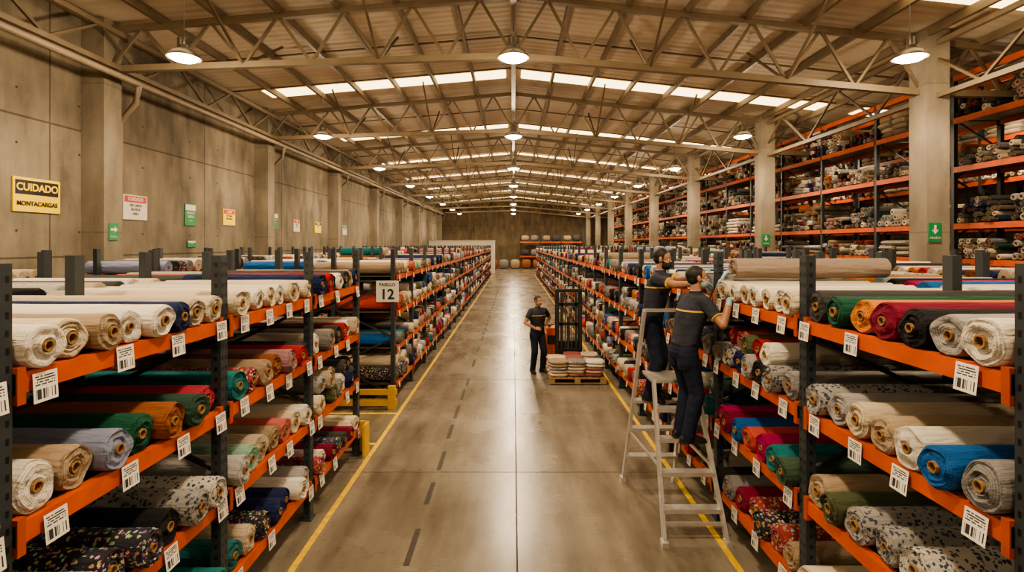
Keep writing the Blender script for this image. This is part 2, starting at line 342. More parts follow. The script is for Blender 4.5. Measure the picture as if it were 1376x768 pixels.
def roll(q,s,x0,y,z,R,L,col,q_=0):
    seg=(28,14,9)[q_]
    c4=np.array(list(col)+([1] if len(col)==3 else []),np.float32)
    j=random.uniform(.85,1.1); c4[:3]*=j
    th=np.linspace(0,2*math.pi,seg,endpoint=False)
    rc=random.uniform(.024,.033) if R>.07 else R*.3
    rings=[(.10,.001,0),(.10,rc*.75,0),(-.012,rc*.75,0),(-.012,rc,0),(.004,rc,0)]
    if q_==0:
        m=6
        for i in range(1,m+1):
            rings.append((random.uniform(-.012,.012),rc+(R*.93-rc)*i/m,1))
        rings+= [(.010,R*.985,1),(.022,R,0),(L*.12,R*.985,0),(L*.25,R,0),(L*.5,R*.99,0),(L*.75,R,0),(L,R,0),(L,.001,0)]
    elif q_==1:
        rings=[rings[0],rings[1],rings[3],rings[4],(random.uniform(-.004,.006),R*.9,1),(.015,R,1),(L,R,0),(L,.001,0)]
    else:
        rings=[(.05,.001,0),(.0,rc,0),(0,R*.93,1),(.015,R,1),(L,R,0)]
    p1,p2,p3=random.uniform(0,6.28),random.uniform(0,6.28),random.uniform(0,6.28)
    Pm=np.zeros((len(rings),seg,3),np.float32)
    am=random.uniform(.01,.04) if q_<2 else 0
    for i,(a_,r,e_) in enumerate(rings):
        w=np.ones(seg); ax=np.full(seg,a_)
        if r>rc*1.5:
            w+=am*np.sin(2*th+p1)+am*.6*np.sin(3*th+p2+a_*4)+am*.35*np.sin(5*th+p3+a_*7)
            if q_==0 and e_==1: ax=ax+.008*np.sin(th+p3)+.006*np.sin(4*th+p1+r*30)
        Pm[i,:,0]=s*(x0+ax); Pm[i,:,1]=y+r*w*np.cos(th)*s; Pm[i,:,2]=z+np.maximum(r*w*np.sin(th),-R*.99)
    C=[];E=[]
    nr=len(rings)
    for i in range(nr-1):
        if rings[i+1][1]<=rc*1.01 and rings[i+1][0]<.2: cc=(*CORE,1) if i>0 else (.02,.015,.01,1)
        else: cc=c4
        if q_==2 and i==0: cc=(*CORE,1)
        C.append(cc)
        if rings[i+1][2]==1: E.append((max(rings[i][1],.002),rings[i+1][1]))
        else: E.append((0,0))
    q.grid(Pm,np.array(C,np.float32),E)
PRE={
 ('L',3,0):[W_,CR,TN,W_,W_,NV,BG,CR], ('L',3,1):[CR,CR,W_,CR,W_,CR,W_,CR],('L',3,2):[NV,RD,BK,W_,CH,BG,NV],
 ('L',2,0):[W_,TN,LV_,GN,BN,(.03,.07,.05),(.40,.04,.07)],('L',2,1):[TL,FR,TN,BN,(.35,.2,.22),RD,CH],('L',2,2):[W_,GY,TN,CH,RD,W_,BG],
 ('L',1,0):[LV_,(.36,.36,.37),FD,FD,BK,FG,FW],('L',1,1):[LG,MT,BG,TN,PK,CR,W_],('L',1,2):[CR,BK,OL,GY,W_,NV,CH],
 ('L',0,0):[W_,GY,NV,CR,BG,BK,TL],('L',0,1):[(.02,.12,.12),BG,FD,NV,NV,W_,LG],
 ('R',3,0):[W_,LG,BK,BU,OG,GN,CH],('R',3,1):[CR,W_,CR,W_,CR,W_,CR,LG],('R',3,2):[GY,CH,LG,W_,CR,NV,W_],
 ('R',2,0):[GY,BL,W_,TN,CR,LG,FG],('R',2,1):[GY,FG,BK,LG,NV,FG,GY],('R',2,2):[GY,CH,NV,LG,BK,FG,TN],
 ('R',1,0):[BU,W_,FW,FG,FG,OL,TN],('R',1,1):[(.05,.09,.06),TL,MG,CO,BL,BU,MG],('R',1,2):[TL,RD,GN,TN,BU,PK,CH],
 ('R',0,0):[BL,TL,TN,W_,BG,FW,CR],('R',0,1):[TN,FR,FD,FR,BU,GY,BK],
}
def fill(q,s,xf,ya,nb,side=None,kq=None,L=1.45,pal=PAL,levels=(0,1,2,3),koff=0,p2=.45):
    for k in range(nb):
        y=ya+k*BAY
        for lv in levels:
            qq=kq if kq is not None else (0 if y<6.5 and y>0 else (1 if y<18 else 2))
            cols=PRE.get((side,lv,k+koff)) if side else None
            pre=cols is not None
            if not pre:
                n=random.choice([6,7,7,8]); cols=[random.choice(pal if lv==3 else (pal if random.random()<.5 else PALD)) for _ in range(n)]
                if random.random()<.35:
                    c0=random.choice(pal)
                    for i in range(n//2): cols[i]=c0
            n=len(cols); pitch=(BAY-.12)/n; zb=LV[lv]+.047; prev=[]
            rr=[]
            for i,c in enumerate(cols):
                R=min(.132,pitch*.5)*random.uniform(.90,.995)
                if pre and i==0 and lv>=2: R=min(.132,pitch*.5)
                yy=y+.06+pitch*(i+.5); rr.append((yy,R))
                roll(q,s,xf+random.uniform(-.07,.03),yy,zb+R,R,L*random.uniform(.93,1.03),c,qq)
            if (not pre and random.random()<(p2 if lv<3 else .22)) or (pre and k+koff>=1 and lv in(1,2) and random.random()<.5):
                for i in range(n-1):
                    if random.random()<.8:
                        (ya_,Ra),(yb_,Rb)=rr[i],rr[i+1]; R=min(Ra,Rb)*.93
                        d=(yb_-ya_)/2; hh=math.sqrt(max((max(Ra,Rb)+R)**2-d*d,.0001))
                        roll(q,s,xf+random.uniform(-.04,.08),(ya_+yb_)/2,zb+max(Ra,Rb)+hh,R,L*random.uniform(.9,1),random.choice(pal),qq)
YA=P0-2*BAY
YB=9.5
q=QB(); rack(q,-1,2.1,YA,5,back=True); q.build('storage_rack',M_steel)
q=QB(); rack(q,-1,2.1,YB,24,back=True); q.build('storage_rack',M_steel)
q=QB(); rack(q,1,2.1,YA,30,back=True); q.build('storage_rack',M_steel)
q=QB(); rack(q,-1,6.3,YA,5); rack(q,-1,6.3,YB,24); q.build('storage_rack',M_steel)
q=QB(); rack(q,1,6.3,YA,30); q.build('storage_rack',M_steel)
q=QB(); fill(q,-1,2.1,YA,5,'L',koff=-2); fill(q,-1,3.66,YA,5,kq=1,L=1.2); q.build('fabric_rolls',M_fabric,True)
q=QB(); fill(q,-1,2.1,YB,24); fill(q,-1,3.66,YB,24,kq=2,L=1.2,levels=(2,3)); q.build('fabric_rolls',M_fabric,True)
q=QB(); fill(q,1,2.1,YA,30,'R',koff=-2); fill(q,1,3.66,YA,30,kq=1,L=1.2,levels=(2,3)); q.build('fabric_rolls',M_fabric,True)
q=QB(); fill(q,-1,6.3,YA,5,kq=1); fill(q,-1,6.3,YB,24,kq=2); q.build('fabric_rolls',M_fabric,True)
q=QB(); fill(q,1,6.3,YA,30,kq=1,levels=(1,2,3)); q.build('fabric_rolls',M_fabric,True)
# the roll being handled
GR=(2.17,5.3,2.615,.098)
q=QB(); roll(q,1,GR[0],GR[1],GR[2],GR[3],1.5,(.27,.215,.18),0); q.build('fabric_roll',M_fabric,True)
# labels
LVt=[];LF=[];LU=[]
def label(s,x,y,z,w=.135,h=.14,tilt=0.0):
    n=len(LVt); xx=s*x
    if s<0: ys=(y-w/2,y+w/2)
    else: ys=(y+w/2,y-w/2)
    LVt.extend([(xx-s*tilt,ys[0],z-h/2),(xx-s*tilt,ys[1],z-h/2),(xx,ys[1],z+h/2),(xx,ys[0],z+h/2)]); LF.append((n,n+1,n+2,n+3)); LU.extend([(0,0),(1,0),(1,1),(0,1)])
for s,ya,nb in ((-1,YA,5),(-1,YB,14),(1,YA,24)):
    for k in range(nb):
        y=ya+k*BAY
        for z in LV:
            m=4 if y<8 else 3
            for i in range(m):
                if random.random()<.9: label(s,2.075,y+.22+i*(BAY-.35)/(m-1)+random.uniform(-.07,.07),z-.025+random.uniform(-.012,.01),.125 if y<8 else .1,.13 if y<8 else .1,random.uniform(.004,.02))
me=bpy.data.meshes.new('shelf_labels'); me.from_pydata(LVt,[],LF); uvl=me.uv_layers.new(name='UVMap'); uvl.data.foreach_set('uv',np.array(LU,np.float32).ravel()); me.materials.append(M_label)
COL.objects.link(bpy.data.objects.new('shelf_labels',me))
# yellow guards
q=QB(); yc=(.62,.36,.015)
for x in (-2.1,-3.15):
    q.box((x-.12,7.36,0),(x+.10,7.40,.42),yc); q.box((x+.08,7.16,0),(x+.11,7.40,.42),yc)
q.box((-3.3,7.38,.05),(-2.0,7.42,.17),yc)
q.build('rack_end_guard',M_steel)
q=QB()
q.box((-4.9,9.25,.06),(-2.02,9.31,.17),yc); q.box((-4.9,9.25,.25),(-2.02,9.31,.34),yc)
for x in (-2.12,-3.2,-4.8): q.box((x-.05,9.24,0),(x+.07,9.33,.40),yc)
q.build('rack_end_guard',M_steel)
# ---- tall pallet racks
TLV=[.15,1.45,2.45,3.27,4.6,5.75]
q=QB(); g=QB()
TB=2.7
GP=[W_,W_,W_,CR,CR,LG,LG,BG,TN,GY,GY,GY,CH,CH,BK,OL,BN,BU,(.10,.085,.07),(.16,.12,.08),(.22,.17,.12),(.12,.09,.06),FG,(.2,.03,.03),NV,(.02,.06,.04),(.3,.2,.18)]
for row,xf in ((0,10.4),(1,13.4)):
    for k in range(20):
        y=4.6+k*TB
        for x in (xf,xf+1.1): q.box((x,y-.05,0),(x+.09,y+.05,min(roofz(x)-.5,7.3)),PO)
        z=.2;fl=0
        while z<6.5:
            a,b_=(xf+.04,xf+1.14) if fl==0 else (xf+1.14,xf+.04); q.bar((a,y,z),(b_,y,z+.7),.035,.035,PO); z+=.7; fl=1-fl
        if k==19: break
        for li,z in enumerate(TLV+[6.75] if row==0 else TLV):
            for x in (xf,xf+1.1): q.box((x-.01,y+.052,z-.065),(x+.05,y+TB-.052,z+.065),OR)
            if z>6.7: continue
            q.box((xf+.05,y+.06,z+.03),(xf+1.1,y+TB-.06,z+.05),DK)
            zz=z+.07
            gap=(TLV+[6.75])[li+1]-z-.25
            if row==1 and li<3: continue
            half=TB/2
            for part in range(2):
                yp=y+.12+part*(half-.05); wpart=half-.18
                if random.random()<.22:
                    c=random.choice([W_,CR,(.38,.34,.28),LG,BG,TN,GY,(.2,.17,.13)]); nl=random.randint(2,max(2,int(gap/.15)))
                    for l in range(min(nl,int(gap/.15))):
                        for b3 in range(2):
                            g.pillow((xf+.5+random.uniform(-.06,.06),yp+.30+b3*.58+random.uniform(-.03,.03),zz+.08+l*.145),(1.1,.62,.155),np.array(c)*random.uniform(.7,1.1),10,random.uniform(-.08,.08))
                else:
                    base=random.sample(GP,4)
                    R=random.uniform(.06,.095); n=int(wpart/(2*R)); nl=max(2,min(int(gap/(1.8*R)),random.randint(3,7)))
                    for l in range(nl):
                        for i in range(n-l%2):
                            if l==nl-1 and random.random()<.3: continue
                            roll(g,1,xf+random.uniform(-.12,.08),yp+R+(i+.5*(l%2))*2*R,zz+R+l*R*1.75,R*random.uniform(.88,.99),1.2,random.choice(base) if random.random()<.7 else random.choice(GP),1 if (y<20 and row==0) else 2)
q.build('pallet_rack',M_steel); g.build('stacked_textile_goods',M_fabric,True)
# back wall rack
q=QB(); g=QB()
for i in range(4):
    x=.7+i*2.5
    q.box((x-.06,63.5,0),(x+.06,63.6,4.4),PO); q.box((x-.06,64.6,0),(x+.06,64.7,4.4),PO)
    if i==3: break
    for z in (1.4,3.1):
        q.box((x+.06,63.48,z-.07),(x+2.44,63.54,z+.07),OR); q.box((x+.06,64.6,z-.07),(x+2.44,64.66,z+.07),OR); q.box((x+.06,63.54,z),(x+2.44,64.6,z+.05),DK)
        for j in range(2): g.pillow((x+.70+j*1.15,64.1,z+.05+.45),(.95,.9,random.uniform(.6,.9)),random.choice([GY,TN,CH,TN,CH,BN]),10)
for j in range(5): g.pillow((-2.4+j*1.3,62.5,.55),(1.1,1,1.1),random.choice([GY,TN,BN,CH]),10)
q.build('pallet_rack',M_steel); g.build('wrapped_pallet_goods',M_goods,True)
q=QB(); q.box((-8.3,52.5,0),(-1.9,55,3.2),(.60,.55,.47)); q.box((-8.35,52.45,3.2),(-1.85,55.05,3.27),(.4,.36,.3)); q.box((-3.2,52.46,0),(-2.3,52.5,2.1),(.2,.16,.12)); q.build('office_partition',M_goods)
# ---- floor markings
q=QB()
q.box((-1.97,Y0+1,.0005),(-1.91,50,.003),(1,1,1)); q.box((1.95,Y0+1,.0005),(2.01,49.8,.003),(1,1,1))
q.box((-8,7.62,.0005),(-1.97,7.69,.003),(1,1,1)); q.box((-8,9.0,.0005),(-1.97,9.07,.003),(1,1,1)); q.build('yellow_floor_lines',M_yel)
q=QB(); q.box((.025,Y0,.0003),(.04,Y1,.0012),(1,1,1))
for k in range(-2,13):
    y=6.7+4.6*k; q.box((-8.9,y,.0003),(XR-.1,y+.014,.0012),(1,1,1))
q.build('floor_joints',M_joint)
q=QB(); y=1.8
while y<46:
    l=random.uniform(.45,.9) if y>4.4 else .6
    x=-.955+random.uniform(-.015,.015); q.box((x-.028,y,.0004),(x+.028,y+l,.0015),(1,1,1)); y+=l+random.choice([.3,.5,.35,1.0])
q.build('skid_marks',M_skid)
# ------------------------------------------------------------------ lamps
def lathe(prof,seg=28):
    return np.array([[(r*math.cos(t),r*math.sin(t),z) for t in np.linspace(0,2*math.pi,seg,endpoint=False)] for r,z in prof])
q=QB(); q.grid(lathe([(.001,.36),(.075,.36),(.085,.22),(.11,.20),(.11,.14),(.13,.13),(.22,.09),(.285,.01),(.295,-.03),(.275,-.03),(.25,.01),(.1,.09),(.001,.1)]),(.5,.5,.5)); 
for i in range(10):
    t=i*math.pi/5; q.box((.10*math.cos(t)-.008,.10*math.sin(t)-.008,.2),(.10*math.cos(t)+.008,.10*math.sin(t)+.008,.34),(.4,.4,.4))
shade=q.build('tmp_shade',M_shade,True); shade_me=shade.data; bpy.data.objects.remove(shade)
q=QB(); q.grid(lathe([(.001,-.10),(.10,-.095),(.19,-.07),(.24,-.03),(.25,.0),(.001,.005)]),(1,1,1)); l=q.build('tmp_lens',M_lens,True); lens_me=l.data; bpy.data.objects.remove(l)
q=QB(); q.tube([(0,0,.34),(0,0,1.75)],.010,(.1,.1,.1),6); q.tube([(.0,.0,.33),(0.0,0,.42)],.03,(.2,.2,.2),8); c=q.build('tmp_c',M_steel); cab_me=c.data; bpy.data.objects.remove(c)
def lamp(x,y,z,en):
    e=empty('high_bay_lamp',(x,y,z))
    for nm,me in (('bell_shade',shade_me),('lens',lens_me),('cable',cab_me)):
        o=bpy.data.objects.new(nm,me); COL.objects.link(o); o.parent=e
        if nm=='cable': o.scale=(1,1,(roofz(x)-.1-z)/1.75)
    ld=bpy.data.lights.new('downlight','SPOT'); ld.energy=en*.72; ld.color=(1,.77,.51); ld.shadow_soft_size=.18; ld.spot_size=math.radians(172); ld.spot_blend=.6
    lo=bpy.data.objects.new('downlight',ld); COL.objects.link(lo); lo.parent=e; lo.location=(0,0,-.30)
    ld=bpy.data.lights.new('side_glow','POINT'); ld.energy=en*.28; ld.color=(1,.77,.51); ld.shadow_soft_size=.09
    lo=bpy.data.objects.new('side_glow',ld); COL.objects.link(lo); lo.parent=e; lo.location=(0,0,-.20)
for x in (-6.15,0,7.4):
    for k in range(-2,8): lamp(x,10.0+7.3*k,H+3.5,640)
for k in range(1,7): lamp(12.3,6+8*k,H+3.35,230)
# ------------------------------------------------------------------ signs
def text(body,size,loc,rot,mat,parent,name='lettering',bold=.0):
    c=bpy.data.curves.new(name,'FONT'); c.body=body; c.size=size; c.align_x='CENTER'; c.align_y='CENTER'; c.extrude=.001; c.offset=bold
    c.materials.append(mat); o=bpy.data.objects.new(name,c); COL.objects.link(o); o.location=loc; o.rotation_euler=rot; o.parent=parent; return o
RW=(math.pi/2,0,math.pi/2)
def plate(name,x0,x1,yc_,zc,w,h,mat,parent):
    q=QB(); q.box((x0,yc_-w/2,zc-h/2),(x1,yc_+w/2,zc+h/2),(1,1,1)); return q.build(name,mat,parent=parent)
e=empty('forklift_warning_sign'); plate('panel',-8.995,-8.97,10.1,3.765,1.0,.63,M_ysign,e); plate('header',-8.97,-8.965,10.1,3.90,.91,.26,M_black,e)
text('CUIDADO',.19,(-8.96,10.1,3.90),RW,M_ysign,e,bold=.005); text('MONTACARGAS',.115,(-8.96,10.1,3.60),RW,M_black,e,bold=.003)
def notice(name,y,z,w,h,hm,bm,head,lines,x=-8.995,txt=M_black):
    e=empty(name); plate('panel',x,x+.02,y,z,w,h,bm,e); plate('header',x+.02,x+.024,y,z+h*.33,w*.92,h*.26,hm,e)
    text(head,h*.19,(x+.026,y,z+h*.33),RW,M_white,e,bold=.003)
    for i,t in enumerate(lines): text(t,h*.14,(x+.024,y,z+h*(.08-.17*i)),RW,txt,e,bold=.002)
notice('safety_notice',12.73,3.72,.8,.58,M_red,M_white,'CUIDADO',['USE CASCO','EN ESTA','AREA'])
notice('evacuation_notice',14.9,3.67,.5,.6,M_white,M_green,'',['RUTA DE','SALIDA','------'],txt=M_white)
notice('safety_notice',16.93,3.70,.7,.5,M_red,M_ysign,'AVISO',['NO FUMAR','NO FUEGO'])
notice('first_aid_sign',14.95,2.86,.38,.18,M_white,M_green,'',['SALIDA'],txt=M_white)
notice('evacuation_notice',20.2,3.72,.45,.6,M_white,M_green,'',['RUTA','<---'],txt=M_white)
notice('safety_notice',22.2,3.62,.6,.5,M_red,M_white,'AVISO',['USO DE','CASCO'])
notice('safety_notice',24.6,3.62,.8,.5,M_black,M_ysign,'CUIDADO',['ALTO'])
notice('safety_notice',28.5,3.6,.7,.5,M_green,M_white,'AVISO',['SALIDA'])
def exit_sign(x0,yc_,zc,faceY=False):
    e=empty('emergency_exit_sign'); q=QB(); w=M_white
    if not faceY:
        plate('panel',x0,x0+.02,yc_,zc,.26,.36,M_green,e)
        V=[(x0+.023,yc_+a,zc+b_) for a,b_ in ((-.09,.07),(.02,.07),(.02,.12),(.1,.045),(.02,-.03),(.02,.02),(-.09,.02))]
        mesh_obj('arrow',V,[tuple(range(7))],M_white,e); text('SALIDA',.06,(x0+.023,yc_,zc-.11),RW,M_white,e)
    else:
        q.box((x0-.13,yc_-.02,zc-.2),(x0+.13,yc_-.001,zc+.2),(1,1,1)); q.build('panel',M_green,parent=e)
        V=[(x0+a,yc_-.023,zc+b_) for a,b_ in ((-.025,.15),(.025,.15),(.025,.05),(.07,.05),(0,-.04),(-.07,.05),(-.025,.05))]
        mesh_obj('arrow',V,[tuple(range(6,-1,-1))],M_white,e); text('SALIDA',.07,(x0,yc_-.024,zc-.12),(math.pi/2,0,0),M_white,e)
exit_sign(-8.52,11.4,3.12); exit_sign(8.76,11.15,3.1,True); exit_sign(8.76,18.6,3.0,True)
e=empty('aisle_number_sign'); q=QB(); q.box((-2.41,9.40,1.84),(-2.02,9.425,2.21),(1,1,1)); q.build('panel',M_white,parent=e)
text('PASILLO',.078,(-2.215,9.397,2.14),(math.pi/2,0,0),M_black,e,bold=.002); text('12',.25,(-2.215,9.397,1.965),(math.pi/2,0,0),M_black,e,bold=.006)
# ------------------------------------------------------------------ ladder
q=QB(); al=(1,1,1)
def rail(a,b_,w=.03,h=.07): q.bar(a,b_,w,h,al,up=(0,1,0))
FLf,FRf=(1.43,5.07,0),(2.03,5.07,0); FLt,FRt=(1.48,5.66,1.42),(1.92,5.66,1.42)
RLf,RRf=(1.32,6.47,0),(1.94,6.47,0); RLt,RRt=(1.45,5.93,2.12),(1.90,5.93,2.12)
for a,b_ in ((FLf,FLt),(FRf,FRt),(RLf,RLt),(RRf,RRt)): rail(a,b_)
lerp=lambda a,b_,t:tuple(a[i]+(b_[i]-a[i])*t for i in range(3))
for z in (.3,.6,.89,1.16):
    t=z/1.42; A=lerp(FLf,FLt,t);B=lerp(FRf,FRt,t)
    q.box((A[0],A[1]-.05,z-.03),(B[0],A[1]+.07,z),al); q.box((A[0],A[1]-.055,z-.035),(B[0],A[1]-.045,z+.003),al)
for z in (.35,.71,1.06):
    t=z/2.12; A=lerp(RLf,RLt,t);B=lerp(RRf,RRt,t)
    q.box((A[0],A[1]-.06,z-.03),(B[0],A[1]+.06,z),al)
q.box((1.46,5.64,1.39),(1.94,6.08,1.42),al)
q.bar(RLt,RRt,.035,.035,al)
q.bar(lerp(FLf,FLt,.45),lerp(RLf,RLt,.31),.02,.025,al); q.bar(lerp(FRf,FRt,.45),lerp(RRf,RRt,.31),.02,.025,al)
q.bar(lerp(FLf,FLt,.12),lerp(FRf,FRt,.12),.02,.03,al)
for p in (FLf,FRf,RLf,RRf): q.box((p[0]-.03,p[1]-.05,0),(p[0]+.03,p[1]+.05,.05),al)
q.build('step_ladder',M_alu)
# ------------------------------------------------------------------ pallet stacker + pallet
e=empty('pallet_stacker'); q=QB(); bk=(.012,.012,.013); og=(.55,.10,.012)
q.box((.74,12.35,.08),(1.02,12.85,.80),og); q.box((.76,12.37,.80),(1.0,12.83,.92),og); q.box((.78,12.34,.55),(.98,12.352,.75),bk)
q.box((1.02,12.38,.08),(1.55,12.8,.62),bk)
for x in (.95,1.47):
    q.box((x,12.18,.02),(x+.09,12.32,1.80),bk); q.box((x+.02,12.12,.05),(x+.07,12.2,1.5),(.025,.025,.03))
for x in (1.07,1.40): q.box((x,12.20,.1),(x+.05,12.28,1.74),(.03,.03,.032))
for z in (.25,1.0,1.45,1.76): q.box((.95,12.2,z),(1.56,12.30,z+.07),bk)
q.tube([(1.255,12.25,.1),(1.255,12.25,1.2)],.035,(.05,.05,.05)); q.tube([(1.255,12.25,1.2),(1.255,12.25,1.7)],.02,(.3,.3,.3))
for x in (1.18,1.33): q.bar((x,12.24,.3),(x,12.24,1.74),.015,.015,(.1,.1,.1))
for x in np.arange(1.08,1.46,.06): q.bar((x,12.33,.6),(x,12.33,1.76),.010,.010,bk)
q.box((1.0,12.08,.12),(1.52,12.13,.5),bk)
for x in (1.05,1.48): q.box((x-.07,10.95,.09),(x+.07,12.1,.115),bk)
for x,y in ((.85,12.5),(.85,12.75),(1.5,12.7),(.85,12.4)): q.tube([(x-.04,y,.08),(x+.04,y,.08)],.078,(.03,.03,.03),16)
q.tube([(.84,12.45,.9),(.80,12.2,1.0),(.79,12.08,1.04)],.018,bk); q.tube([(.68,12.05,1.03),(.90,12.08,1.05)],.017,bk)
q.box((.78,12.2,.97),(.86,12.3,1.03),og)
q.build('truck',M_steel,parent=e)
e=empty('loaded_pallet'); q=QB(); wd=(.34,.22,.11)
px0,px1,py0,py1=.72,1.88,10.85,11.95
for y in (py0,(py0+py1)/2-.05,py1-.1): q.box((px0,y,.02),(px1,y+.1,.035),wd); q.box((px0,y,.12),(px1,y+.1,.14),wd)
for y in (py0,(py0+py1)/2-.05,py1-.1):
    for x in (px0,(px0+px1)/2-.06,px1-.12): q.box((x,y,.035),(x+.12,y+.1,.12),wd)
for i in range(9): q.box((px0+i*.129,py0,.14),(px0+i*.129+.11,py1,.158),wd)
q.build('wooden_pallet',M_steel,parent=e)
g=QB(); pc_=[W_,CR,(.30,.12,.10),(.26,.08,.07),FG,BG,(.5,.42,.33),TN]
for l in range(5):
    for i in range(3):
        for j in range(3):
            if l==4 and random.random()<.3: continue
            c=random.choice(pc_); g.pillow((px0+.2+i*.37+random.uniform(-.02,.02),py0+.19+j*.36,.16+.035+l*.062),(.39,.37,.075),c,14,random.uniform(-.12,.12))
g.build('folded_fabric_bundles',M_fabric,True,parent=e)
# ------------------------------------------------------------------ people
PM={'skin':simple('skin',(.33,.165,.095),.5,0,.06,20),'hair':simple('hair',(.010,.008,.007),.6,0,.2,60),
 'shirt':simple('shirt_cloth',(.030,.033,.048),.85,0,.25,8,1.0,.25),'trousers':simple('trouser_cloth',(.013,.018,.038),.85,0,.25,7,1.0,.25),
 'boot':simple('boot_leather',(.015,.013,.012),.5,0,.1),'glove':simple('nitrile_glove',(.28,.42,.56),.45,0,.05),
 'maskb':simple('black_mask',(.012,.012,.014),.8),'maskg':simple('blue_mask',(.28,.38,.42),.8,0,.05),
 'trim':simple('yellow_trim',(.65,.42,.03),.7,0,.05),'lips':simple('lips',(.26,.09,.065),.5),'belt':simple('belt',(.008,.008,.008),.4),
 'eye':simple('eye_white',(.6,.57,.53),.2,0,0),'iris':simple('iris',(.02,.012,.008),.1,0,0)}
LAB=['skin','hair','shirt','trousers','boot','glove','maskb','maskg','trim','lips','belt']
class Body:
    def __init__(s): s.V=[];s.F=[];s.L=[]
    def loft(s,secs,lab,seg=18):
        n0=len(s.V)
        for c,u,v in secs:
            for i in range(seg):
                t=2*math.pi*i/seg; s.V.append(c+u*math.cos(t)+v*math.sin(t)); s.L.append(lab)
        m=len(secs)
        for i in range(m-1):
            for j in range(seg):
                j2=(j+1)%seg; s.F.append((n0+i*seg+j,n0+i*seg+j2,n0+(i+1)*seg+j2,n0+(i+1)*seg+j))
        s.F.append(tuple(n0+j for j in range(seg-1,-1,-1))); s.F.append(tuple(n0+(m-1)*seg+j for j in range(seg)))
    def limb(s,a,b,ra,rb,lab,flat=1.0,ref=None,seg=14):
        a=Vector(a);b=Vector(b);d=(b-a);l=d.length;d.normalize()
        r=Vector(ref) if ref is not None else (Vector((1,0,0)) if abs(d.x)<.8 else Vector((0,1,0)))
        u=(r-d*r.dot(d)).normalized(); v=d.cross(u)
        secs=[]
        for t in (80,55,30): secs.append((a-d*ra*math.sin(math.radians(t))*min(1,flat+.0),u*ra*math.cos(math.radians(t)),v*ra*flat*math.cos(math.radians(t))))
        n=max(2,int(l/.010))
        for i in range(n+1):
            t=i/n; R=ra+(rb-ra)*t; secs.append((a+d*l*t,u*R,v*R*flat))
        for t in (30,55,80): secs.append((b+d*rb*math.sin(math.radians(t)),u*rb*math.cos(math.radians(t)),v*rb*flat*math.cos(math.radians(t))))
        s.loft(secs,lab,seg)
    def ell(s,c,bx,by,bz,lab):
        secs=[]
        for t in range(-84,85,6):
            t=math.radians(t); secs.append((c+bz*math.sin(t),bx*math.cos(t),by*math.cos(t)))
        s.loft(secs,lab,40)
def ik(S_,W,l1,l2,hint):
    S_=Vector(S_);W=Vector(W);d=W-S_;L_=d.length
    if L_>l1+l2-.005: W=S_+d*((l1+l2-.005)/L_); d=W-S_; L_=d.length
    a=(l1*l1-l2*l2+L_*L_)/(2*L_); h=math.sqrt(max(l1*l1-a*a,0)); dn=d/L_
    hv=Vector(hint); hv=(hv-dn*hv.dot(dn)).normalized(); return S_+dn*a+hv*h,W
def hand(B,W,d,n,ts,lab,curl=.5):
    d=Vector(d).normalized(); n=Vector(n); n=(n-d*n.dot(d)).normalized(); w=d.cross(n)
    B.loft([(W-d*.03,w*.026,n*.02),(W,w*.027,n*.019),(W+d*.03,w*.036,n*.017),(W+d*.06,w*.042,n*.016),(W+d*.088,w*.041,n*.013),(W+d*.096,w*.036,n*.008)],lab,16)
    for off,l in ((-.031,.066),(-.0105,.078),(.0105,.074),(.031,.056)):
        off*=-ts
        p=W+d*.083+w*off; dd=d+w*off*1.5
        for i,f in enumerate((.42,.32,.26)):
            ang=curl*(.35+.75*i)
            di=(dd*math.cos(ang)+n*math.sin(ang)).normalized(); p2=p+di*l*f*1.05
            B.limb(p,p2,.0098-.0006*i,.0092-.0006*i,lab,seg=10); p=p2
    p=W+d*.025+w*ts*.028; d1=(d*.65+w*ts*.65+n*.35).normalized(); p1=p+d1*.042; B.limb(p,p1,.015,.012,lab,seg=10)
    d2=(d*.85+w*ts*.2+n*.5).normalized(); B.limb(p1,p1+d2*.032,.012,.010,lab,seg=10)
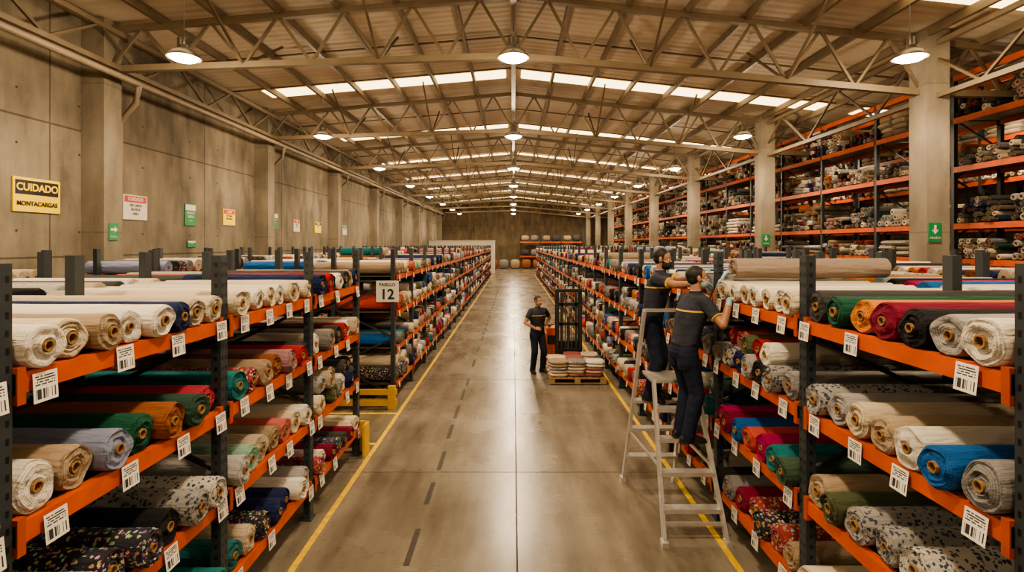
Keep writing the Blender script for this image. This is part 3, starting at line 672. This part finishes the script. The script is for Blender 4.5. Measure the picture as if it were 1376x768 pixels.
def person(name,loc,facing,h=1.72,lean=(0,0),feet=((-.1,0),(.1,0)),footyaw=(0,0),hands=None,elbow=((-.6,-.6,-.6),(.6,-.6,-.6)),handdir=None,palm=None,headyaw=0,headpitch=0,glove='glove',mask=None,curl=(.5,.5),bulk=1.06):
    ph=facing-math.pi/2
    k=h/1.72
    M=Matrix.Translation(loc)@Matrix.Rotation(ph,4,'Z')@Matrix.Scale(k,4); Mi=M.inverted()
    B=Body(); V=Vector
    lx,ly=lean
    def off(z): 
        t=max(0,(z-.92)/.5); return V((lx*t,ly*t,0))
    def sec(z,rx,ry,dy=0):
        rx*=bulk if z<1.40 else 1; ry*=bulk
        return (V((0,dy,z))+off(z),V((rx,0,0)),V((0,ry,0)))
    B.loft([sec(.80,.10,.08),sec(.82,.13,.095),sec(.84,.155,.11,-.003),sec(.865,.163,.116,-.004),sec(.89,.168,.120,-.006),sec(.905,.167,.119),sec(.92,.166,.118),sec(.935,.165,.118),sec(.95,.163,.116),sec(.97,.155,.110)],'trousers',60)
    kz=[.96,.985,1.0,1.05,1.12,1.18,1.24,1.30,1.35,1.39,1.42,1.445,1.46]
    kx=[.162,.161,.160,.158,.164,.174,.183,.190,.190,.180,.152,.105,.072]; ky=[.119,.119,.118,.116,.120,.126,.130,.132,.124,.110,.094,.080,.068]
    B.loft([sec(float(z),float(np.interp(z,kz,kx)),float(np.interp(z,kz,ky))) for z in np.arange(.96,1.461,.009)],'torso',64)
    nb=V((0,-.005,1.44))+off(1.44)
    B.loft([(nb+V((0,0,t)),V((.066-.1*(t-.015),0,0)),V((0,.064-.1*(t-.015),0))) for t in (.0,.008,.016,.024,.032,.040,.046)],'collar',36)
    Hc=nb+V((0,.025,.165)); B.limb(nb,Hc+V((0,-.015,-.06)),.053,.052,'skin',seg=22)
    R=Matrix.Rotation(math.radians(headyaw),3,'Z')@Matrix.Rotation(math.radians(headpitch),3,'X'); Ri=R.inverted()
    def hp(x,y,z): return Hc+R@V((x,y,z))
    def he(c,r,lab): B.ell(hp(*c),R@V((r[0],0,0)),R@V((0,r[1],0)),R@V((0,0,r[2])),lab)
    he((0,-.006,.033),(.072,.090,.084),'head'); he((0,.022,-.035),(.060,.070,.080),'head'); he((0,.056,-.088),(.030,.028,.024),'head')
    he((0,.070,.030),(.050,.016,.012),'head')
    B.limb(hp(0,.086,.010),hp(0,.102,-.024),.008,.013,'head',seg=12); he((0,.090,-.03),(.018,.012,.009),'head')
    for sx in (-1,1): he((sx*.079,-.004,.0),(.010,.019,.031),'ear')
    he((0,-.022,.048),(.079,.094,.088),'head'); he((0,-.050,.005),(.068,.056,.06),'head')
    if mask:
        he((0,.034,-.050),(.066,.076,.060),'head')
        for sx in (-1,1): B.limb(hp(sx*.060,.045,-.03),hp(sx*.078,.004,.0),.0065,.0065,'strap',seg=10)
    else:
        B.limb(hp(-.018,.086,-.054),hp(.018,.086,-.054),.007,.007,'head',seg=10)
    for i,sx in enumerate((-1,1)):
        hip=V((sx*.088,0,.88)); fx,fy=feet[i][:2]; fz=0
        an=V((fx,fy,.10+fz)); kn,an=ik(hip,an,.405,.395,(sx*.12,1,0))
        B.limb(hip,kn,.097,.074,'trousers',seg=34); B.limb(kn,an,.074,.060,'trousers',1.05,seg=30); B.limb(hip+V((0,-.018,-.01)),hip+V((0,-.02,-.10)),.092,.088,'trousers',seg=34)
        B.limb(kn+V((0,-.018,-.08)),kn+V((0,-.013,-.18)),.059,.056,'trousers',seg=28)
        B.limb(an,an+V((0,0,-.035)),.066,.064,'trousers',seg=30)
        fa=math.radians(footyaw[i]); fd=V((-math.sin(fa),math.cos(fa),0)); fr=V((fd.y,-fd.x,0))
        up=V((0,0,1)); b0=V((an.x,an.y,fz))
        B.loft([(b0+fd*t+up*hh,fr*w,up*hh) for t,w,hh in ((-.085,.022,.03),(-.078,.033,.040),(-.04,.040,.052),(.02,.042,.055),(.07,.046,.044),(.12,.049,.034),(.155,.044,.028),(.178,.028,.022))],'boot',18)
        B.loft([(b0+fd*t+up*.012,fr*w,up*.012) for t,w in ((-.088,.028),(-.07,.040),(.0,.042),(.09,.051),(.15,.047),(.184,.025))],'boot',16)
        B.limb(b0+up*.05,b0+up*.13,.045,.043,'boot')
    arms=[]
    for i,sx in enumerate((-1,1)):
        sh=V((sx*.180,0,1.385))+off(1.385)
        Wt=Mi@V(hands[i]); el,W=ik(sh,Wt,.285,.255,elbow[i])
        B.limb(sh,el,.050,.041,'arm%d'%i,seg=24); B.limb(el,W,.042,.028,'fore%d'%i,seg=22)
        dn=(el-sh).normalized(); o1=dn.orthogonal().normalized(); o2=dn.cross(o1)
        arms.append((sh,dn,el,(W-el).normalized(),(W-el).length))
        B.limb(sh-dn*.004,sh+dn*.14,.066,.060,'arm%d'%i,seg=34)
        B.loft([(sh+dn*t,o1*.061,o2*.061) for t in (.12,.13,.14,.15,.16,.17,.18,.19,.198)],'arm%d'%i,40)
        B.limb(sh+V((-sx*.06,0,.02)),sh,.057,.064,'shirt',seg=34)
        hd=(M.to_3x3().inverted()@V(handdir[i])) if handdir and handdir[i] else (W-el)
        pn=(M.to_3x3().inverted()@V(palm[i])) if palm and palm[i] else V((-sx,0,0))
        hl=hd.normalized()
        w=hl.cross((pn-hl*pn.dot(hl)).normalized()); ts=1 if w.dot(V((0,.35,1)))>0 else -1
        hand(B,W,hl,pn,ts,'glove' if glove=='glove' else 'skin',curl[i])
    me=bpy.data.meshes.new(name); me.from_pydata([M@v for v in B.V],[],B.F); o=bpy.data.objects.new('body',me); COL.objects.link(o)
    md=o.modifiers.new('r','REMESH'); md.mode='VOXEL'; md.voxel_size=.005; md.adaptivity=0
    sm=o.modifiers.new('s','SMOOTH'); sm.factor=.5; sm.iterations=3
    dg=bpy.context.evaluated_depsgraph_get(); me2=bpy.data.meshes.new_from_object(o.evaluated_get(dg)); o.modifiers.clear(); o.data=me2; me2.name='body'
    kd=KDTree(len(B.V))
    for i,v in enumerate(B.V): kd.insert(M@v,i)
    kd.balance(); me2.materials.clear()
    for l in LAB: me2.materials.append(PM[l])
    def classify(pw):
        key=B.L[kd.find(pw)[1]]; p=Mi@pw
        if key in('torso','trousers'):
            if p.z>.955 and p.z<.983: return 'belt'
            if key=='trousers' or p.z<=.955: return 'trousers'
            if 1.288<p.z<1.305: return 'trim'
            return 'shirt'
        if key=='collar': return 'shirt'
        if key.startswith('arm'):
            sh,dn,el,fd,ll=arms[int(key[3])]; t=(p-sh).dot(dn)
            return 'shirt' if t<.188 else ('trim' if t<.202 else 'skin')
        if key.startswith('fore'):
            sh,dn,el,fd,ll=arms[int(key[4])]; t=(p-el).dot(fd)
            return 'glove' if (glove=='glove' and t>ll-.06) else 'skin'
        if key=='ear': return 'skin'
        if key=='strap': return mask
        if key=='head':
            q_=Ri@(p-Hc); x,y,z=abs(q_.x),q_.y,q_.z
            if z>float(np.interp(y,[-.12,-.03,.0,.026,.036,.06,.1],[-.068,-.052,-.004,.0,.066,.086,.090])): return 'hair'
            if mask and y>.016 and z<-.012-(.012 if x>.035 else 0) and z>-.125: return mask
            if y>.055 and abs(z-.031)<.0045 and .013<x<.046: return 'hair'
            if not mask:
                if y>.07 and abs(z+.056)<.006 and x<.020: return 'lips'
                if y>.07 and abs(z+.0425)<.004 and x<.024: return 'hair'
            return 'skin'
        return key
    idx=[LAB.index(classify(p.center)) for p in me2.polygons]
    me2.polygons.foreach_set('material_index',idx); me2.polygons.foreach_set('use_smooth',[True]*len(idx)); me2.update()
    root=empty(name); o.parent=root
    for sx in (-1,1):
        for nm,r,p,mt in (('eye',.0125,(sx*.030,.0725,.008),'eye'),('iris',.0065,(sx*.030,.0815,.008),'iris')):
            bpy.ops.mesh.primitive_uv_sphere_add(segments=16,ring_count=10,radius=r*k,location=M@hp(*p)); s_=bpy.context.object; s_.name=nm; s_.data.materials.append(PM[mt]); s_.parent=root
            for p_ in s_.data.polygons: p_.use_smooth=True
    return root
person('warehouse_worker',(1.70,5.36,.89),math.radians(12),1.73,lean=(0,.13),feet=((-.10,.02),(.09,.0)),footyaw=(8,-6),
  hands=((2.10,5.42,2.47),(2.06,5.10,2.32)),elbow=((-.5,-.2,-1),(.5,-.2,-1)),handdir=((.35,-.2,.9),(1,.1,.25)),palm=((1,-.2,-.2),(.2,.2,-1)),
  headyaw=-16,headpitch=6,mask='maskg',curl=(.7,.45))
person('warehouse_worker',(1.60,6.20,1.06),math.radians(-28),1.73,lean=(0,.10),feet=((-.09,.02),(.10,.0)),footyaw=(10,-10),
  hands=((2.10,5.60,2.55),(1.98,5.42,2.44)),elbow=((-.3,.2,-1),(.6,-.2,-1)),handdir=((.6,-.5,.5),(1,-.2,.1)),palm=((.6,-.6,-.4),(.4,-.2,-1)),
  headyaw=-4,headpitch=-6,mask='maskb',curl=(.6,.5))
person('warehouse_worker',(.53,11.93,0),math.radians(-62),1.70,lean=(0,.02),feet=((-.12,.03),(.12,.0)),footyaw=(14,-14),
  hands=((.72,12.0,1.04),(.47,11.66,1.02)),elbow=((-1,-.6,-.4),(1,-.6,-.3)),handdir=((.5,.2,-.3),(.75,-.2,.0)),palm=((.2,.1,-1),(0,.6,-.6)),
  headyaw=8,headpitch=-4,glove='skin',mask=None,curl=(.9,.9))
# ------------------------------------------------------------------ world + camera
w=bpy.data.worlds.new('World'); S.world=w; w.use_nodes=True; w.node_tree.nodes['Background'].inputs[0].default_value=(.9,.8,.65,1); w.node_tree.nodes['Background'].inputs[1].default_value=.3
cam=bpy.data.cameras.new('camera'); co=bpy.data.objects.new('camera',cam); COL.objects.link(co); S.camera=co
co.location=(0,0,H); co.rotation_euler=(math.pi/2,0,0); cam.sensor_width=36; cam.lens=720/1376*36; cam.shift_x=-2/1376; cam.shift_y=-56/1376; cam.clip_end=200; cam.clip_start=.05
if ZOOM:
    f=3.6; cx,cy=890,425
    cam.lens*=f; cam.shift_x=(cx-690)*f/1376; cam.shift_y=-(cy-328)*f/1376
S.view_settings.view_transform='AgX'; S.view_settings.look='AgX - Medium High Contrast'; S.view_settings.exposure=.25
